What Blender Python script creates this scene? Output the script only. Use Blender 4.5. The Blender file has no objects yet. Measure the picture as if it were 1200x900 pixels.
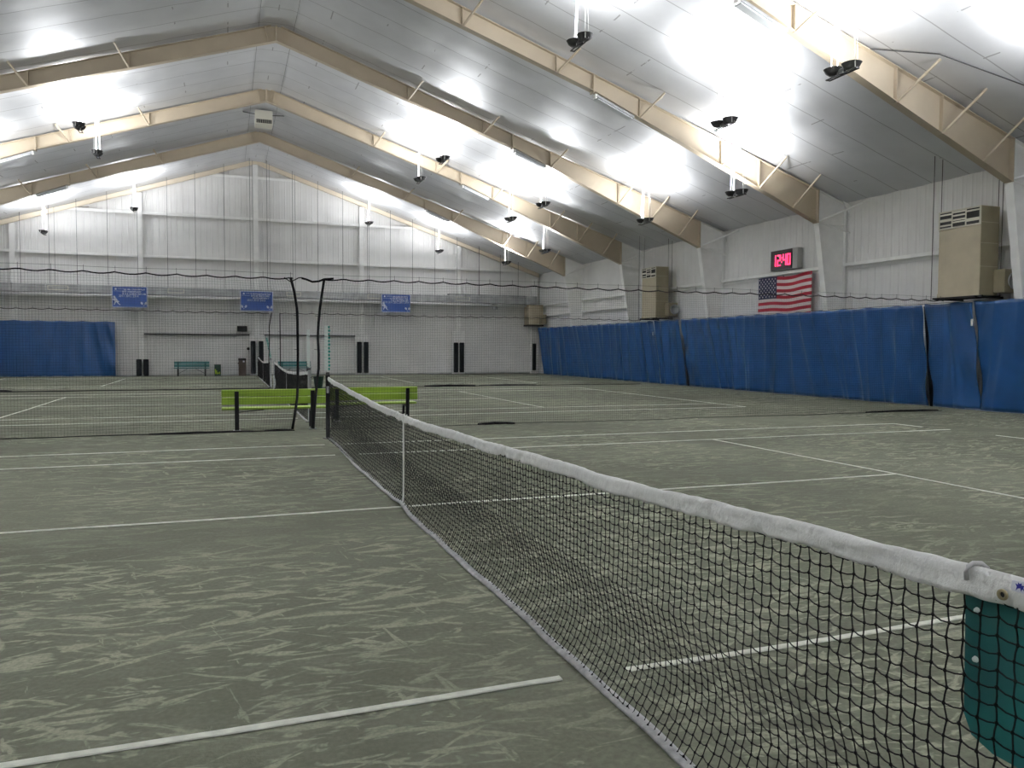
import bpy, math, random
from mathutils import Matrix, Vector
random.seed(7)
C = bpy.context.scene.collection
PI = math.pi

# ------------------------------------------------------------------ helpers
class MB:
    """collects geometry for one mesh object"""
    def __init__(s): s.v=[]; s.f=[]; s.m=[]; s.mi=0
    def add(s, vs, fs):
        b=len(s.v); s.v+= [tuple(p) for p in vs]
        for f in fs: s.f.append(tuple(i+b for i in f)); s.m.append(s.mi)
    def box(s, x0,y0,z0,x1,y1,z1):
        x0,x1=min(x0,x1),max(x0,x1); y0,y1=min(y0,y1),max(y0,y1); z0,z1=min(z0,z1),max(z0,z1)
        s.add([(x0,y0,z0),(x1,y0,z0),(x1,y1,z0),(x0,y1,z0),(x0,y0,z1),(x1,y0,z1),(x1,y1,z1),(x0,y1,z1)],
              [(0,3,2,1),(4,5,6,7),(0,1,5,4),(1,2,6,5),(2,3,7,6),(3,0,4,7)])
    def bbox(s, x0,y0,z0,x1,y1,z1, b=.01):
        """box with chamfered edges"""
        x0,x1=min(x0,x1),max(x0,x1); y0,y1=min(y0,y1),max(y0,y1); z0,z1=min(z0,z1),max(z0,z1)
        vs=[];ix={}
        for i,(X,sx) in enumerate(((x0,1),(x1,-1))):
            for j,(Y,sy) in enumerate(((y0,1),(y1,-1))):
                for k,(Z,sz) in enumerate(((z0,1),(z1,-1))):
                    ix[i,j,k,0]=len(vs); vs.append((X,Y+sy*b,Z+sz*b))
                    ix[i,j,k,1]=len(vs); vs.append((X+sx*b,Y,Z+sz*b))
                    ix[i,j,k,2]=len(vs); vs.append((X+sx*b,Y+sy*b,Z))
        fs=[]
        for i in (0,1): fs.append([ix[i,0,0,0],ix[i,1,0,0],ix[i,1,1,0],ix[i,0,1,0]])
        for j in (0,1): fs.append([ix[0,j,0,1],ix[1,j,0,1],ix[1,j,1,1],ix[0,j,1,1]])
        for k in (0,1): fs.append([ix[0,0,k,2],ix[1,0,k,2],ix[1,1,k,2],ix[0,1,k,2]])
        for i in (0,1):
            for j in (0,1): fs.append([ix[i,j,0,0],ix[i,j,1,0],ix[i,j,1,1],ix[i,j,0,1]])
            for k in (0,1): fs.append([ix[i,0,k,0],ix[i,1,k,0],ix[i,1,k,2],ix[i,0,k,2]])
        for j in (0,1):
            for k in (0,1): fs.append([ix[0,j,k,1],ix[1,j,k,1],ix[1,j,k,2],ix[0,j,k,2]])
        for i in (0,1):
            for j in (0,1):
                for k in (0,1): fs.append([ix[i,j,k,0],ix[i,j,k,1],ix[i,j,k,2]])
        cx,cy,cz=(x0+x1)/2,(y0+y1)/2,(z0+z1)/2
        out=[]
        for f in fs:
            p=[Vector(vs[i]) for i in f]; n=(p[1]-p[0]).cross(p[2]-p[0])
            m=sum(p,Vector())/len(p)-Vector((cx,cy,cz))
            out.append(tuple(f) if n.dot(m)>0 else tuple(reversed(f)))
        s.add(vs,out)
    def tube(s, pts, r, n=6, caps=True, taper=None):
        P=[Vector(p) for p in pts]; N=len(P); vs=[]; fs=[]
        for i,p in enumerate(P):
            d=(P[min(i+1,N-1)]-P[max(i-1,0)])
            if d.length<1e-9: d=Vector((0,0,1))
            d.normalize()
            a=Vector((0,0,1)) if abs(d.z)<.9 else Vector((1,0,0))
            u=d.cross(a).normalized(); w=d.cross(u).normalized()
            rr=r if taper is None else r+(taper-r)*i/max(1,N-1)
            for k in range(n):
                t=2*PI*(k+.5)/n; vs.append(p+u*rr*math.cos(t)+w*rr*math.sin(t))
        for i in range(N-1):
            for k in range(n):
                a=i*n+k; b=i*n+(k+1)%n; fs.append((a,b,b+n,a+n))
        if caps: fs.append(tuple(range(n))[::-1]); fs.append(tuple(range((N-1)*n,N*n)))
        s.add(vs,fs)
    def bar(s, a, b, w, h=None):
        """rectangular bar from a to b"""
        h=h or w; a=Vector(a); b=Vector(b); d=(b-a).normalized()
        up=Vector((0,0,1)) if abs(d.z)<.95 else Vector((0,1,0))
        u=d.cross(up).normalized()*w/2; v=u.cross(d).normalized()*h/2
        vs=[a-u-v,a+u-v,a+u+v,a-u+v,b-u-v,b+u-v,b+u+v,b-u+v]
        s.add(vs,[(0,3,2,1),(4,5,6,7),(0,1,5,4),(1,2,6,5),(2,3,7,6),(3,0,4,7)])
    def lathe(s, prof, n=24, c=(0,0,0), axis='z'):
        vs=[];fs=[]
        for r,z in prof:
            for k in range(n):
                t=2*PI*k/n; a,b=r*math.cos(t),r*math.sin(t)
                if axis=='z': p=(c[0]+a,c[1]+b,c[2]+z)
                elif axis=='x': p=(c[0]+z,c[1]+a,c[2]+b)
                else: p=(c[0]+a,c[1]+z,c[2]+b)
                vs.append(p)
        for i in range(len(prof)-1):
            for k in range(n):
                a=i*n+k;b=i*n+(k+1)%n; fs.append((a,b,b+n,a+n))
        s.add(vs,fs)
    def prism(s, poly, fn0, fn1):
        """poly: list of 2D; fn0/fn1 map 2D->3D for both faces"""
        n=len(poly); vs=[fn0(*p) for p in poly]+[fn1(*p) for p in poly]
        fs=[tuple(range(n)),tuple(range(2*n-1,n-1,-1))]+[(i,i+n,(i+1)%n+n,(i+1)%n) for i in range(n)]
        s.add(vs,fs)
    def build(s, name, mat, parent=None, smooth=False, loc=None):
        me=bpy.data.meshes.new(name); me.from_pydata(s.v,[],s.f)
        mats=mat if isinstance(mat,(list,tuple)) else [mat]
        for m in mats: me.materials.append(m)
        if len(mats)>1: me.polygons.foreach_set('material_index',s.m)
        if smooth: me.polygons.foreach_set('use_smooth',[True]*len(me.polygons))
        me.update()
        o=bpy.data.objects.new(name,me); C.objects.link(o)
        if parent: o.parent=parent
        if loc: o.location=loc
        return o

def tag(o,label,cat,group=None):
    o['label']=label; o['category']=cat
    if group: o['group']=group
    return o
def thing(name,label,cat,loc=(0,0,0),group=None):
    o=bpy.data.objects.new(name,None); C.objects.link(o); o.location=loc
    o.empty_display_size=.2
    return tag(o,label,cat,group)
def struct(o): o['kind']='structure'; return o
def copy_tree(o,parent=None):
    c=o.copy(); C.objects.link(c)
    if parent: c.parent=parent
    for ch in [k for k in o.children]:
        copy_tree(ch,c)
    return c

# ------------------------------------------------------------------ materials
def srgb(r,g,b):
    f=lambda c:(c/255/12.92) if c/255<=.04045 else ((c/255+.055)/1.055)**2.4
    return (f(r),f(g),f(b),1)
def mat(name,col,rough=.6,metal=0,spec=.5,noise=0,nscale=8,bump=0,bscale=40,emit=None,estr=0,alpha=None,stretch=(1,1,1)):
    m=bpy.data.materials.new(name); m.use_nodes=True; nt=m.node_tree; N=nt.nodes; L=nt.links
    b=N['Principled BSDF']
    b.inputs['Base Color'].default_value=col; b.inputs['Roughness'].default_value=rough
    b.inputs['Metallic'].default_value=metal; b.inputs['Specular IOR Level'].default_value=spec
    if noise or bump:
        tc=N.new('ShaderNodeTexCoord'); mp=N.new('ShaderNodeMapping'); mp.inputs['Scale'].default_value=stretch
        L.new(tc.outputs['Object'],mp.inputs['Vector'])
    if noise:
        t=N.new('ShaderNodeTexNoise'); t.inputs['Scale'].default_value=nscale; t.inputs['Detail'].default_value=6
        L.new(mp.outputs[0],t.inputs['Vector'])
        r=N.new('ShaderNodeValToRGB'); r.color_ramp.elements[0].position=.3; r.color_ramp.elements[1].position=.7
        r.color_ramp.elements[0].color=tuple(c*(1-noise) for c in col[:3])+(1,)
        r.color_ramp.elements[1].color=tuple(min(1,c*(1+noise)) for c in col[:3])+(1,)
        L.new(t.outputs['Fac'],r.inputs['Fac']); L.new(r.outputs['Color'],b.inputs['Base Color'])
    if bump:
        t=N.new('ShaderNodeTexNoise'); t.inputs['Scale'].default_value=bscale; t.inputs['Detail'].default_value=4
        L.new(mp.outputs[0],t.inputs['Vector'])
        bp=N.new('ShaderNodeBump'); bp.inputs['Strength'].default_value=bump; bp.inputs['Distance'].default_value=.01
        L.new(t.outputs['Fac'],bp.inputs['Height']); L.new(bp.outputs['Normal'],b.inputs['Normal'])
    if emit: b.inputs['Emission Color'].default_value=emit; b.inputs['Emission Strength'].default_value=estr
    return m

def clay_material():
    m=bpy.data.materials.new('green_clay'); m.use_nodes=True; nt=m.node_tree; N=nt.nodes; L=nt.links
    b=N['Principled BSDF']; b.inputs['Roughness'].default_value=.93; b.inputs['Specular IOR Level'].default_value=.12
    tc=N.new('ShaderNodeTexCoord')
    def noise(scale,detail=5,rot=0,sc=(1,1,1),loc=(0,0,0),dist=0,rough=.55):
        mp=N.new('ShaderNodeMapping'); mp.inputs['Rotation'].default_value=(0,0,rot)
        mp.inputs['Scale'].default_value=sc; mp.inputs['Location'].default_value=loc
        # rotate first, then stretch
        mp2=N.new('ShaderNodeMapping'); mp2.inputs['Rotation'].default_value=(0,0,rot)
        mp.inputs['Rotation'].default_value=(0,0,0)
        L.new(tc.outputs['Object'],mp2.inputs['Vector']); L.new(mp2.outputs[0],mp.inputs['Vector'])
        t=N.new('ShaderNodeTexNoise'); t.inputs['Scale'].default_value=scale; t.inputs['Detail'].default_value=detail
        t.inputs['Roughness'].default_value=rough; t.inputs['Distortion'].default_value=dist
        L.new(mp.outputs[0],t.inputs['Vector']); return t.outputs['Fac']
    def ramp(src,a,bb,v0=0,v1=1):
        r=N.new('ShaderNodeMapRange'); r.interpolation_type='SMOOTHSTEP'
        r.inputs['From Min'].default_value=a; r.inputs['From Max'].default_value=bb
        r.inputs['To Min'].default_value=v0; r.inputs['To Max'].default_value=v1
        L.new(src,r.inputs['Value']); return r.outputs['Result']
    def mth(op,a,bv):
        n=N.new('ShaderNodeMath'); n.operation=op
        for i,x in enumerate((a,bv)):
            if isinstance(x,(int,float)): n.inputs[i].default_value=x
            else: L.new(x,n.inputs[i])
        return n.outputs[0]
    def mix(f,a,bc):
        n=N.new('ShaderNodeMix'); n.data_type='RGBA'
        if isinstance(f,(int,float)): n.inputs['Factor'].default_value=f
        else: L.new(f,n.inputs['Factor'])
        for k,x in ((6,a),(7,bc)):
            if isinstance(x,tuple): n.inputs[k].default_value=x
            else: L.new(x,n.inputs[k])
        return n.outputs[2]
    dark=(.092,.098,.071,1); mid=(.140,.146,.108,1); light=(.35,.355,.27,1)
    base=mix(ramp(noise(.22,6,dist=.4),.35,.66),dark,mid)
    fine=ramp(noise(34,4),.3,.72,.86,1.12)
    # shoe-slide streaks in four directions, gathered in played-on areas
    area=ramp(noise(.30,4,loc=(3,1,0)),.36,.58,.15,1)
    s1=ramp(noise(2.8,3,.05,(.75,3.6,1),dist=.7,rough=.55),.56,.63)
    s2=ramp(noise(3.0,3,-.42,(.75,3.2,1),(7,3,0),.6,.55),.585,.65)
    s3=ramp(noise(2.9,3,.5,(.8,3.4,1),(2,9,0),.6,.55),.59,.66)
    s4=ramp(noise(2.6,4,1.35,(.7,3.2,1),(5,5,0),.8,.6),.63,.69)
    s5=ramp(noise(4.5,3,0,(1,2.4,1),(1,15,0),.8,.55),.60,.67)
    tot=mth('MAXIMUM',mth('MAXIMUM',s1,s2),mth('MAXIMUM',mth('MAXIMUM',s3,s4),s5))
    grain=ramp(noise(60,3),.25,.6,.45,1)
    tot=mth('MULTIPLY',mth('MULTIPLY',tot,area),mth('MULTIPLY',grain,.72))
    c=mix(tot,base,light)
    # faint dusty haze of dry clay
    dust=ramp(noise(.9,8,.1,(1,2.6,1),(11,4,0),.3,.7),.45,.75,0,.28)
    c=mix(dust,c,(.25,.258,.195,1))
    mm=N.new('ShaderNodeMix'); mm.data_type='RGBA'; mm.blend_type='MULTIPLY'; mm.inputs['Factor'].default_value=1
    L.new(c,mm.inputs[6]); cmb=N.new('ShaderNodeCombineColor')
    for k in range(3): L.new(fine,cmb.inputs[k])
    L.new(cmb.outputs[0],mm.inputs[7]); L.new(mm.outputs[2],b.inputs['Base Color'])
    bp=N.new('ShaderNodeBump'); bp.inputs['Strength'].default_value=.35; bp.inputs['Distance'].default_value=.006
    hh=mth('ADD',mth('MULTIPLY',noise(55,5),1.0),mth('MULTIPLY',tot,.5)); L.new(hh,bp.inputs['Height'])
    L.new(bp.outputs['Normal'],b.inputs['Normal'])
    return m

def line_material():
    m=mat('court_tape_white',(.72,.73,.64,1),.8,noise=.16,nscale=14,bump=.3,bscale=30)
    return m
def liner_material():
    """silvery white vinyl roof insulation facing with seams every 1.22 m"""
    m=bpy.data.materials.new('roof_liner'); m.use_nodes=True; nt=m.node_tree; N=nt.nodes; L=nt.links
    b=N['Principled BSDF']; b.inputs['Roughness'].default_value=.58; b.inputs['Metallic'].default_value=.6
    b.inputs['Specular IOR Level'].default_value=.5
    tc=N.new('ShaderNodeTexCoord'); sx=N.new('ShaderNodeSeparateXYZ'); L.new(tc.outputs['Object'],sx.inputs[0])
    def mth(op,a,bv=0):
        n=N.new('ShaderNodeMath'); n.operation=op
        for i,x in enumerate((a,bv)):
            if isinstance(x,(int,float)): n.inputs[i].default_value=x
            else: L.new(x,n.inputs[i])
        return n.outputs[0]
    fr=mth('FRACT',mth('DIVIDE',mth('ADD',sx.outputs['Y'],12.2),1.22))
    d=mth('ABSOLUTE',mth('SUBTRACT',fr,.5))      # .5 at the seam
    seam=mth('GREATER_THAN',d,.488)
    frx=mth('FRACT',mth('DIVIDE',mth('ADD',sx.outputs['X'],30.0),1.5))
    dx=mth('ABSOLUTE',mth('SUBTRACT',frx,.5))
    pur=mth('GREATER_THAN',dx,.488)
    t=N.new('ShaderNodeTexNoise'); t.inputs['Scale'].default_value=1.3; t.inputs['Detail'].default_value=6
    L.new(tc.outputs['Object'],t.inputs['Vector'])
    spot=mth('GREATER_THAN',mth('MULTIPLY',pur,t.outputs['Fac']),.60)
    fac=mth('MAXIMUM',mth('MULTIPLY',seam,.55),mth('MULTIPLY',spot,.6))
    r=N.new('ShaderNodeMix'); r.data_type='RGBA'; L.new(fac,r.inputs['Factor'])
    r2=N.new('ShaderNodeMix'); r2.data_type='RGBA'; L.new(t.outputs['Fac'],r2.inputs['Factor'])
    r2.inputs[6].default_value=(.60,.61,.63,1); r2.inputs[7].default_value=(.74,.75,.77,1)
    L.new(r2.outputs[2],r.inputs[6]); r.inputs[7].default_value=(.20,.20,.20,1)
    L.new(r.outputs[2],b.inputs['Base Color'])
    t2=N.new('ShaderNodeTexNoise'); t2.inputs['Scale'].default_value=3; t2.inputs['Detail'].default_value=5
    L.new(tc.outputs['Object'],t2.inputs['Vector'])
    bp=N.new('ShaderNodeBump'); bp.inputs['Strength'].default_value=.25; bp.inputs['Distance'].default_value=.01
    L.new(t2.outputs['Fac'],bp.inputs['Height']); L.new(bp.outputs['Normal'],b.inputs['Normal'])
    return m
M={}
M['clay']=clay_material(); M['line']=line_material(); M['liner']=liner_material()
M['wall']=mat('white_wall_liner',(.80,.795,.79,1),.5,noise=.07,nscale=.7,bump=.15,bscale=5)
M['wallhi']=mat('wall_upper_facing',(.60,.60,.60,1),.55,noise=.08,nscale=.9)
M['white']=mat('white_painted_steel',(.90,.90,.89,1),.42,noise=.05,nscale=3)
M['tan']=mat('tan_painted_steel',srgb(186,173,152),.48,noise=.05,nscale=2)
M['cream']=mat('cream_painted_steel',srgb(222,210,190),.48)
M['dk']=mat('dark_grey_metal',(.075,.075,.078,1),.45,.4,noise=.2,nscale=9)
M['blk']=mat('black_paint',(.012,.012,.013,1),.45,spec=.12)
M['cord']=mat('black_net_cord',(.006,.006,.006,1),.7,spec=.12)
M['divcord']=mat('dark_divider_cord',(.010,.010,.010,1),.8,spec=.12)
M['rope']=mat('black_rope',(.008,.008,.009,1),.75,spec=.12,bump=.3,bscale=90)
M['cable']=mat('dark_steel_cable',(.05,.05,.055,1),.5,.5)
M['vinyl']=mat('white_headband_vinyl',(.86,.86,.85,1),.5,noise=.04,nscale=9,bump=.9,bscale=26,stretch=(1,1.6,1))
M['band']=mat('bottom_band',(.42,.42,.42,1),.75,noise=.25,nscale=20,bump=.6,bscale=60)
M['strap']=mat('white_strap',(.78,.78,.76,1),.6)
M['stitch']=mat('stitch_thread',(.60,.60,.60,1),.7)
M['teal']=mat('teal_vinyl',(.006,.085,.085,1),.45,noise=.25,nscale=5,bump=.2,bscale=14)
M['blue']=mat('blue_curtain_vinyl',(.014,.066,.200,1),.30,noise=.12,nscale=1.6,bump=.25,bscale=5)
M['hem']=mat('dusty_hem',(.20,.25,.33,1),.9,noise=.3,nscale=6)
M['lime']=mat('lime_bench_plank',(.27,.42,.03,1),.5,noise=.1,nscale=4)
M['limelit']=mat('lime_plank_lit_top',(.60,.78,.22,1),.5)  # lit copy of the lime plank colour
M['tealb']=mat('teal_bench_plank',(.055,.20,.20,1),.55,noise=.15,nscale=5)
M['steel']=mat('galvanised_steel',(.42,.43,.44,1),.42,.7,noise=.2,nscale=3)
M['duct']=mat('galvanised_duct',(.40,.41,.42,1),.45,.55,noise=.22,nscale=2.2)
M['acf']=mat('beige_cabinet',srgb(172,162,140),.5,noise=.07,nscale=3,bump=.08,bscale=9)
M['acd']=mat('olive_beige_panel',srgb(142,134,110),.5,noise=.07,nscale=3)
M['grille']=mat('grille_white',srgb(215,212,198),.5)
M['dark']=mat('cavity_shade',(.02,.02,.02,1),.8)  # near-black colour standing for the shade inside openings
M['pad']=mat('black_post_padding',(.008,.010,.012,1),.5,spec=.1,noise=.2,nscale=5)
M['signblue']=mat('sign_blue',(.022,.075,.30,1),.4)
M['signwhite']=mat('sign_white',(.78,.80,.88,1),.5)
M['signpale']=mat('sign_pale_print',(.58,.62,.76,1),.5)
M['red']=mat('flag_red',(.36,.010,.028,1),.8,bump=.1,bscale=60)
M['fwhite']=mat('flag_white',(.74,.70,.68,1),.8,bump=.1,bscale=60)
M['navy']=mat('flag_navy',(.012,.018,.06,1),.8)
M['led']=mat('red_led',(.5,.01,.04,1),.4,emit=(1,.03,.12,1),estr=2.6)
M['clockface']=mat('clock_face',(.055,.042,.045,1),.25)
M['clockbody']=mat('clock_case',(.40,.40,.39,1),.5)
M['lamp']=mat('lamp_glass',(.9,.9,.9,1),.2,emit=(1,.97,.92,1),estr=12)
M['lens']=mat('acrylic_lens',(.75,.78,.80,1),.12,spec=.6)
M['brown']=mat('brown_bin',(.045,.028,.018,1),.5)
M['green']=mat('dark_green_plastic',(.008,.045,.032,1),.5)
M['ball']=mat('tennis_ball_yellow',(.62,.80,.08,1),.8)
M['tab']=mat('teal_number_tab',(.03,.33,.27,1),.5)
M['tabw']=mat('white_number_tab',(.78,.84,.82,1),.5)
M['brass']=mat('brass_grommet',(.38,.33,.20,1),.35,.8)
M['hook']=mat('grey_hook',(.55,.55,.56,1),.45)
M['emblem']=mat('emblem_blue',(.02,.02,.30,1),.5)
M['post']=mat('grey_net_post',(.45,.47,.48,1),.45,noise=.1,nscale=6)

# ------------------------------------------------------------------ key sizes
XW=17.55; YF=39.9; YN=-8.9; APEX=12.27; SL=.333
def zc(x): return APEX-SL*abs(x)
FR=[6.45,13.1,19.8,26.5,33.2]
CY=[0.0,16.12,31.62]

# ------------------------------------------------------------------ floor and courts
fl=MB(); fl.box(-XW-.4,YN-.4,-.2,XW+.4,YF+.4,0)
floor=struct(fl.build('floor',M['clay']))
def tape(x0,y0,x1,y1,w=.05):
    b=MB(); Lh=math.hypot(x1-x0,y1-y0); n=max(2,int(Lh/.12)); dx,dy=(x1-x0)/Lh,(y1-y0)/Lh; px,py=-dy,dx
    ph=random.random()*9; vs=[]
    for i in range(n+1):
        t=i/n*Lh; j=.010*math.sin(t*.9+ph)+.006*math.sin(t*2.3+ph*2)
        wa=w/2*(1+.16*(random.random()-.5)); wb=w/2*(1+.16*(random.random()-.5))
        x,y=x0+dx*t,y0+dy*t
        vs+=[(x+px*(j+wa),y+py*(j+wa),.004),(x+px*(j+wa*.8),y+py*(j+wa*.8),.009),
             (x+px*(j-wb*.8),y+py*(j-wb*.8),.009),(x+px*(j-wb),y+py*(j-wb),.004)]
    fs=[]
    for i in range(n):
        for k in range(3): a=i*4+k; fs.append((a,a+4,a+5,a+1))
    b.add(vs,fs); return b.build('court_line',M['line'],floor)
for ci,y in enumerate(CY):
    sy=[-4.115,0,4.115,5.486,-5.486]
    if ci==0: sy=[-4.115,.17,4.2,5.52,-5.5]
    for k,s in enumerate(sy):
        e=6.4 if k==1 else 11.885
        g=.17 if k!=1 else .04
        e2=e
        if ci==0 and k==2: e2=12.0
        tape(-e,y+s,-g,y+s); tape(g,y+s,e2,y+s)
    for s in (-1,1):
        tape(s*6.4,y+sy[0],s*6.4,y+sy[2])
        if ci==0 and s==1:
            tape(11.9,y+5.52,11.9,y+4.75); tape(11.9,y+3.1,11.9,y+1.4,.04); tape(11.9,y+1.0,11.9,y-.6); tape(11.9,y-1.4,11.9,y-5.5)
        else: tape(s*11.9,y+sy[4],s*11.9,y+sy[3])

# ------------------------------------------------------------------ walls
def ribbed(prof_pts, top, axis, const, depth, out):
    """vertical ribbed sheet. prof_pts: (s, offset) list; out=+1/-1 offset direction"""
    b=MB(); vs=[];fs=[]
    for s,o in prof_pts:
        c=const+out*o
        for z in (-.05,top(s)):
            vs.append((s,c,z) if axis=='x' else (c,s,z))
    n=len(prof_pts)
    for i in range(n-1):
        fs.append((2*i,2*i+2,2*i+3,2*i+1))
    # back sheet
    base=len(vs)
    for s in (prof_pts[0][0],prof_pts[-1][0]):
        c=const-out*depth
        for z in (-.05,top(s)): vs.append((s,c,z) if axis=='x' else (c,s,z))
    b.add(vs,fs)
    return b
def ribs(s0,s1,pitch=.305,d=.028,fine=True):
    P=[];s=s0
    while s<s1:
        P+= [(s,0),(s+pitch*.42,0),(s+pitch*.47,d*.35),(s+pitch*.55,d*.35),(s+pitch*.60,0),(s+pitch*.80,0),(s+pitch*.86,d),(s+pitch*.94,d)]
        s+=pitch
    P.append((s1,0)); return [p for p in P if p[0]<=s1]
wr=ribbed(ribs(YN,YF,.305,.014),lambda s:6.6,'y',XW,.2,-1); wr.box(XW+.03,YN-.2,-.1,XW+.2,YF+.2,6.9)
wall_right=struct(wr.build('wall_right',M['wall']))
wl=ribbed(ribs(YN,YF,.305,.014),lambda s:6.6,'y',-XW,.2,1); wl.box(-XW-.03,YN-.2,-.1,-XW-.2,YF+.2,6.9)
wall_left=struct(wl.build('wall_left',M['wall']))
wf=ribbed(ribs(-XW,XW,.305,.014),lambda s:zc(s)+.1,'x',YF,.2,-1)
g=[(-XW-.2,-.1),(XW+.2,-.1),(XW+.2,6.6),(0,12.8),(-XW-.2,6.6)]
wf.prism(g,lambda a,c:(a,YF+.03,c),lambda a,c:(a,YF+.2,c))
wall_far=struct(wf.build('wall_far',M['wall']))
wn=MB(); wn.prism(g,lambda a,c:(a,YN-.03,c),lambda a,c:(a,YN-.2,c))
wall_near=struct(wn.build('wall_near',M['wall']))

# girts on the right wall (z-section with a lip) split at the columns
ys=[YN]+FR+[YF]
def girt_right(y0,y1,z):
    b=MB(); x=XW-.03
    b.box(x-.17,y0,z,x,y1,z+.012); b.box(x-.18,y0,z-.005,x-.165,y1,z+.10); b.box(x-.03,y0,z-.10,x-.02,y1,z)
    return b.build('girt',M['white'],wall_right)
for i in range(len(ys)-1):
    girt_right(ys[i]+.15,ys[i+1]-.15,4.33)
    if i>=4: girt_right(ys[i]+.15,ys[i+1]-.15,3.68)
# girts on the far wall
for z,xm in ((2.33,16.9),(4.38,17.4),(6.62,16.6),(8.95,9.6),(11.28,2.6)):
    cols=[-12,-6,0,6,12]
    ed=[-xm]+[c for c in cols if abs(c)<xm]+[xm]
    for a,c in zip(ed[:-1],ed[1:]):
        if z<3 and (a<-7 or a>=6): continue
        b=MB(); y=YF-.02
        b.box(a+.13,y-.20,z,c-.13,y,z+.014); b.box(a+.13,y-.215,z-(.05 if z<3 else .13),c-.13,y-.198,z+.014)
        b.build('girt',M['cable'] if z<3 else M['white'],wall_far)
# far wall columns
for x in (-12,-6,0,6,12):
    b=MB(); y=YF-.03; zt=zc(x)-.32
    b.box(x-.13,y-.30,0,x+.13,y-.285,zt); b.box(x-.008,y-.285,0,x+.008,y-.02,zt); b.box(x-.13,y-.02,0,x+.13,y-.005,zt)
    b.build('wind_column',M['white'],wall_far)
    if x in (0,6,12):
        b=MB(); b.bbox(x-.40,y-.33,0,x+.40,y-.10,2.33 if x<12 else 2.7,.01); b.build('column_wrap',M['white'],wall_far)
b=MB(); b.box(16.9,YF-.3,0,17.3,YF-.03,6.1); b.build('corner_column',M['white'],wall_far)
# rake beam along the far roof line
b=MB()
for s in (-1,1):
    P=[(0,APEX-.03),(17.4,zc(17.4)-.03),(17.4,zc(17.4)-.28),(0,APEX-.28)]
    b.prism(P,lambda a,c:(s*a,YF-.34,c),lambda a,c:(s*a,YF-.325,c))
    P=[(0,APEX-.27),(17.4,zc(17.4)-.27),(17.4,zc(17.4)-.285),(0,APEX-.285)]
    b.prism(P,lambda a,c:(s*a,YF-.42,c),lambda a,c:(s*a,YF-.24,c))
b.build('rake_beam',M['cream'],wall_far)
# floor sill along walls
b=MB(); b.box(-17.5,YF-.05,0,17.4,YF-.02,.07); struct(b.build('baseboard_far',M['steel']))

# ------------------------------------------------------------------ ceiling liner: sagging strips between purlins
b=MB(); NX=48; NYs=int(round((YF-YN+.2)/1.22*6)); vs=[];fs=[]
rnd={}
def sagamp(i,j):
    if (i,j) not in rnd: rnd[i,j]=.6+.8*random.random()
    return rnd[i,j]
xs=[-17.9+35.8*i/(NX*4) for i in range(NX*4+1)]
yy=[YN-.1+(YF-YN+.2)*j/NYs for j in range(NYs+1)]
for x in xs:
    for y in yy:
        u=(y+12.2)/1.22; w=(x+30)/1.5
        s=abs(math.sin(PI*u))**.8*(.45+.55*abs(math.sin(PI*w))**.7)*.022*sagamp(0,int(u))
        s+=.010*abs(math.sin(PI*w))*sagamp(int(w),0)
        zz=zc(x) if abs(x)>.5 else zc(.5)+.02
        vs.append((x,y,zz-s+.02))
n=len(yy)
for i in range(len(xs)-1):
    for j in range(n-1):
        fs.append((i*n+j,i*n+j+1,(i+1)*n+j+1,(i+1)*n+j))
b.add(vs,fs)
P=[(-17.9,zc(17.9)+.12),(0,APEX+.15),(17.9,zc(17.9)+.12),(17.9,zc(17.9)+.3),(0,APEX+.35),(-17.9,zc(17.9)+.3)]
b.prism(P,lambda a,c:(a,YN-.2,c),lambda a,c:(a,YF+.2,c))
ceiling=struct(b.build('ceiling',M['liner'],smooth=True))
for sx in (-.55,.55):
    b=MB(); b.tube([(sx,YN,zc(.55)-.03),(sx,YF-.4,zc(.55)-.03)],.006,4); b.build('ridge_seam_strip',M['cable'],ceiling)
# thin conduit run across the liner above the near right bay
b=MB(); b.tube([(11.2,7.0,zc(11.2)-.05),(12.8,5.4,zc(12.8)-.05),(16.8,4.2,zc(16.8)-.05)],.014,5); b.build('conduit',M['dk'],ceiling)

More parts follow.
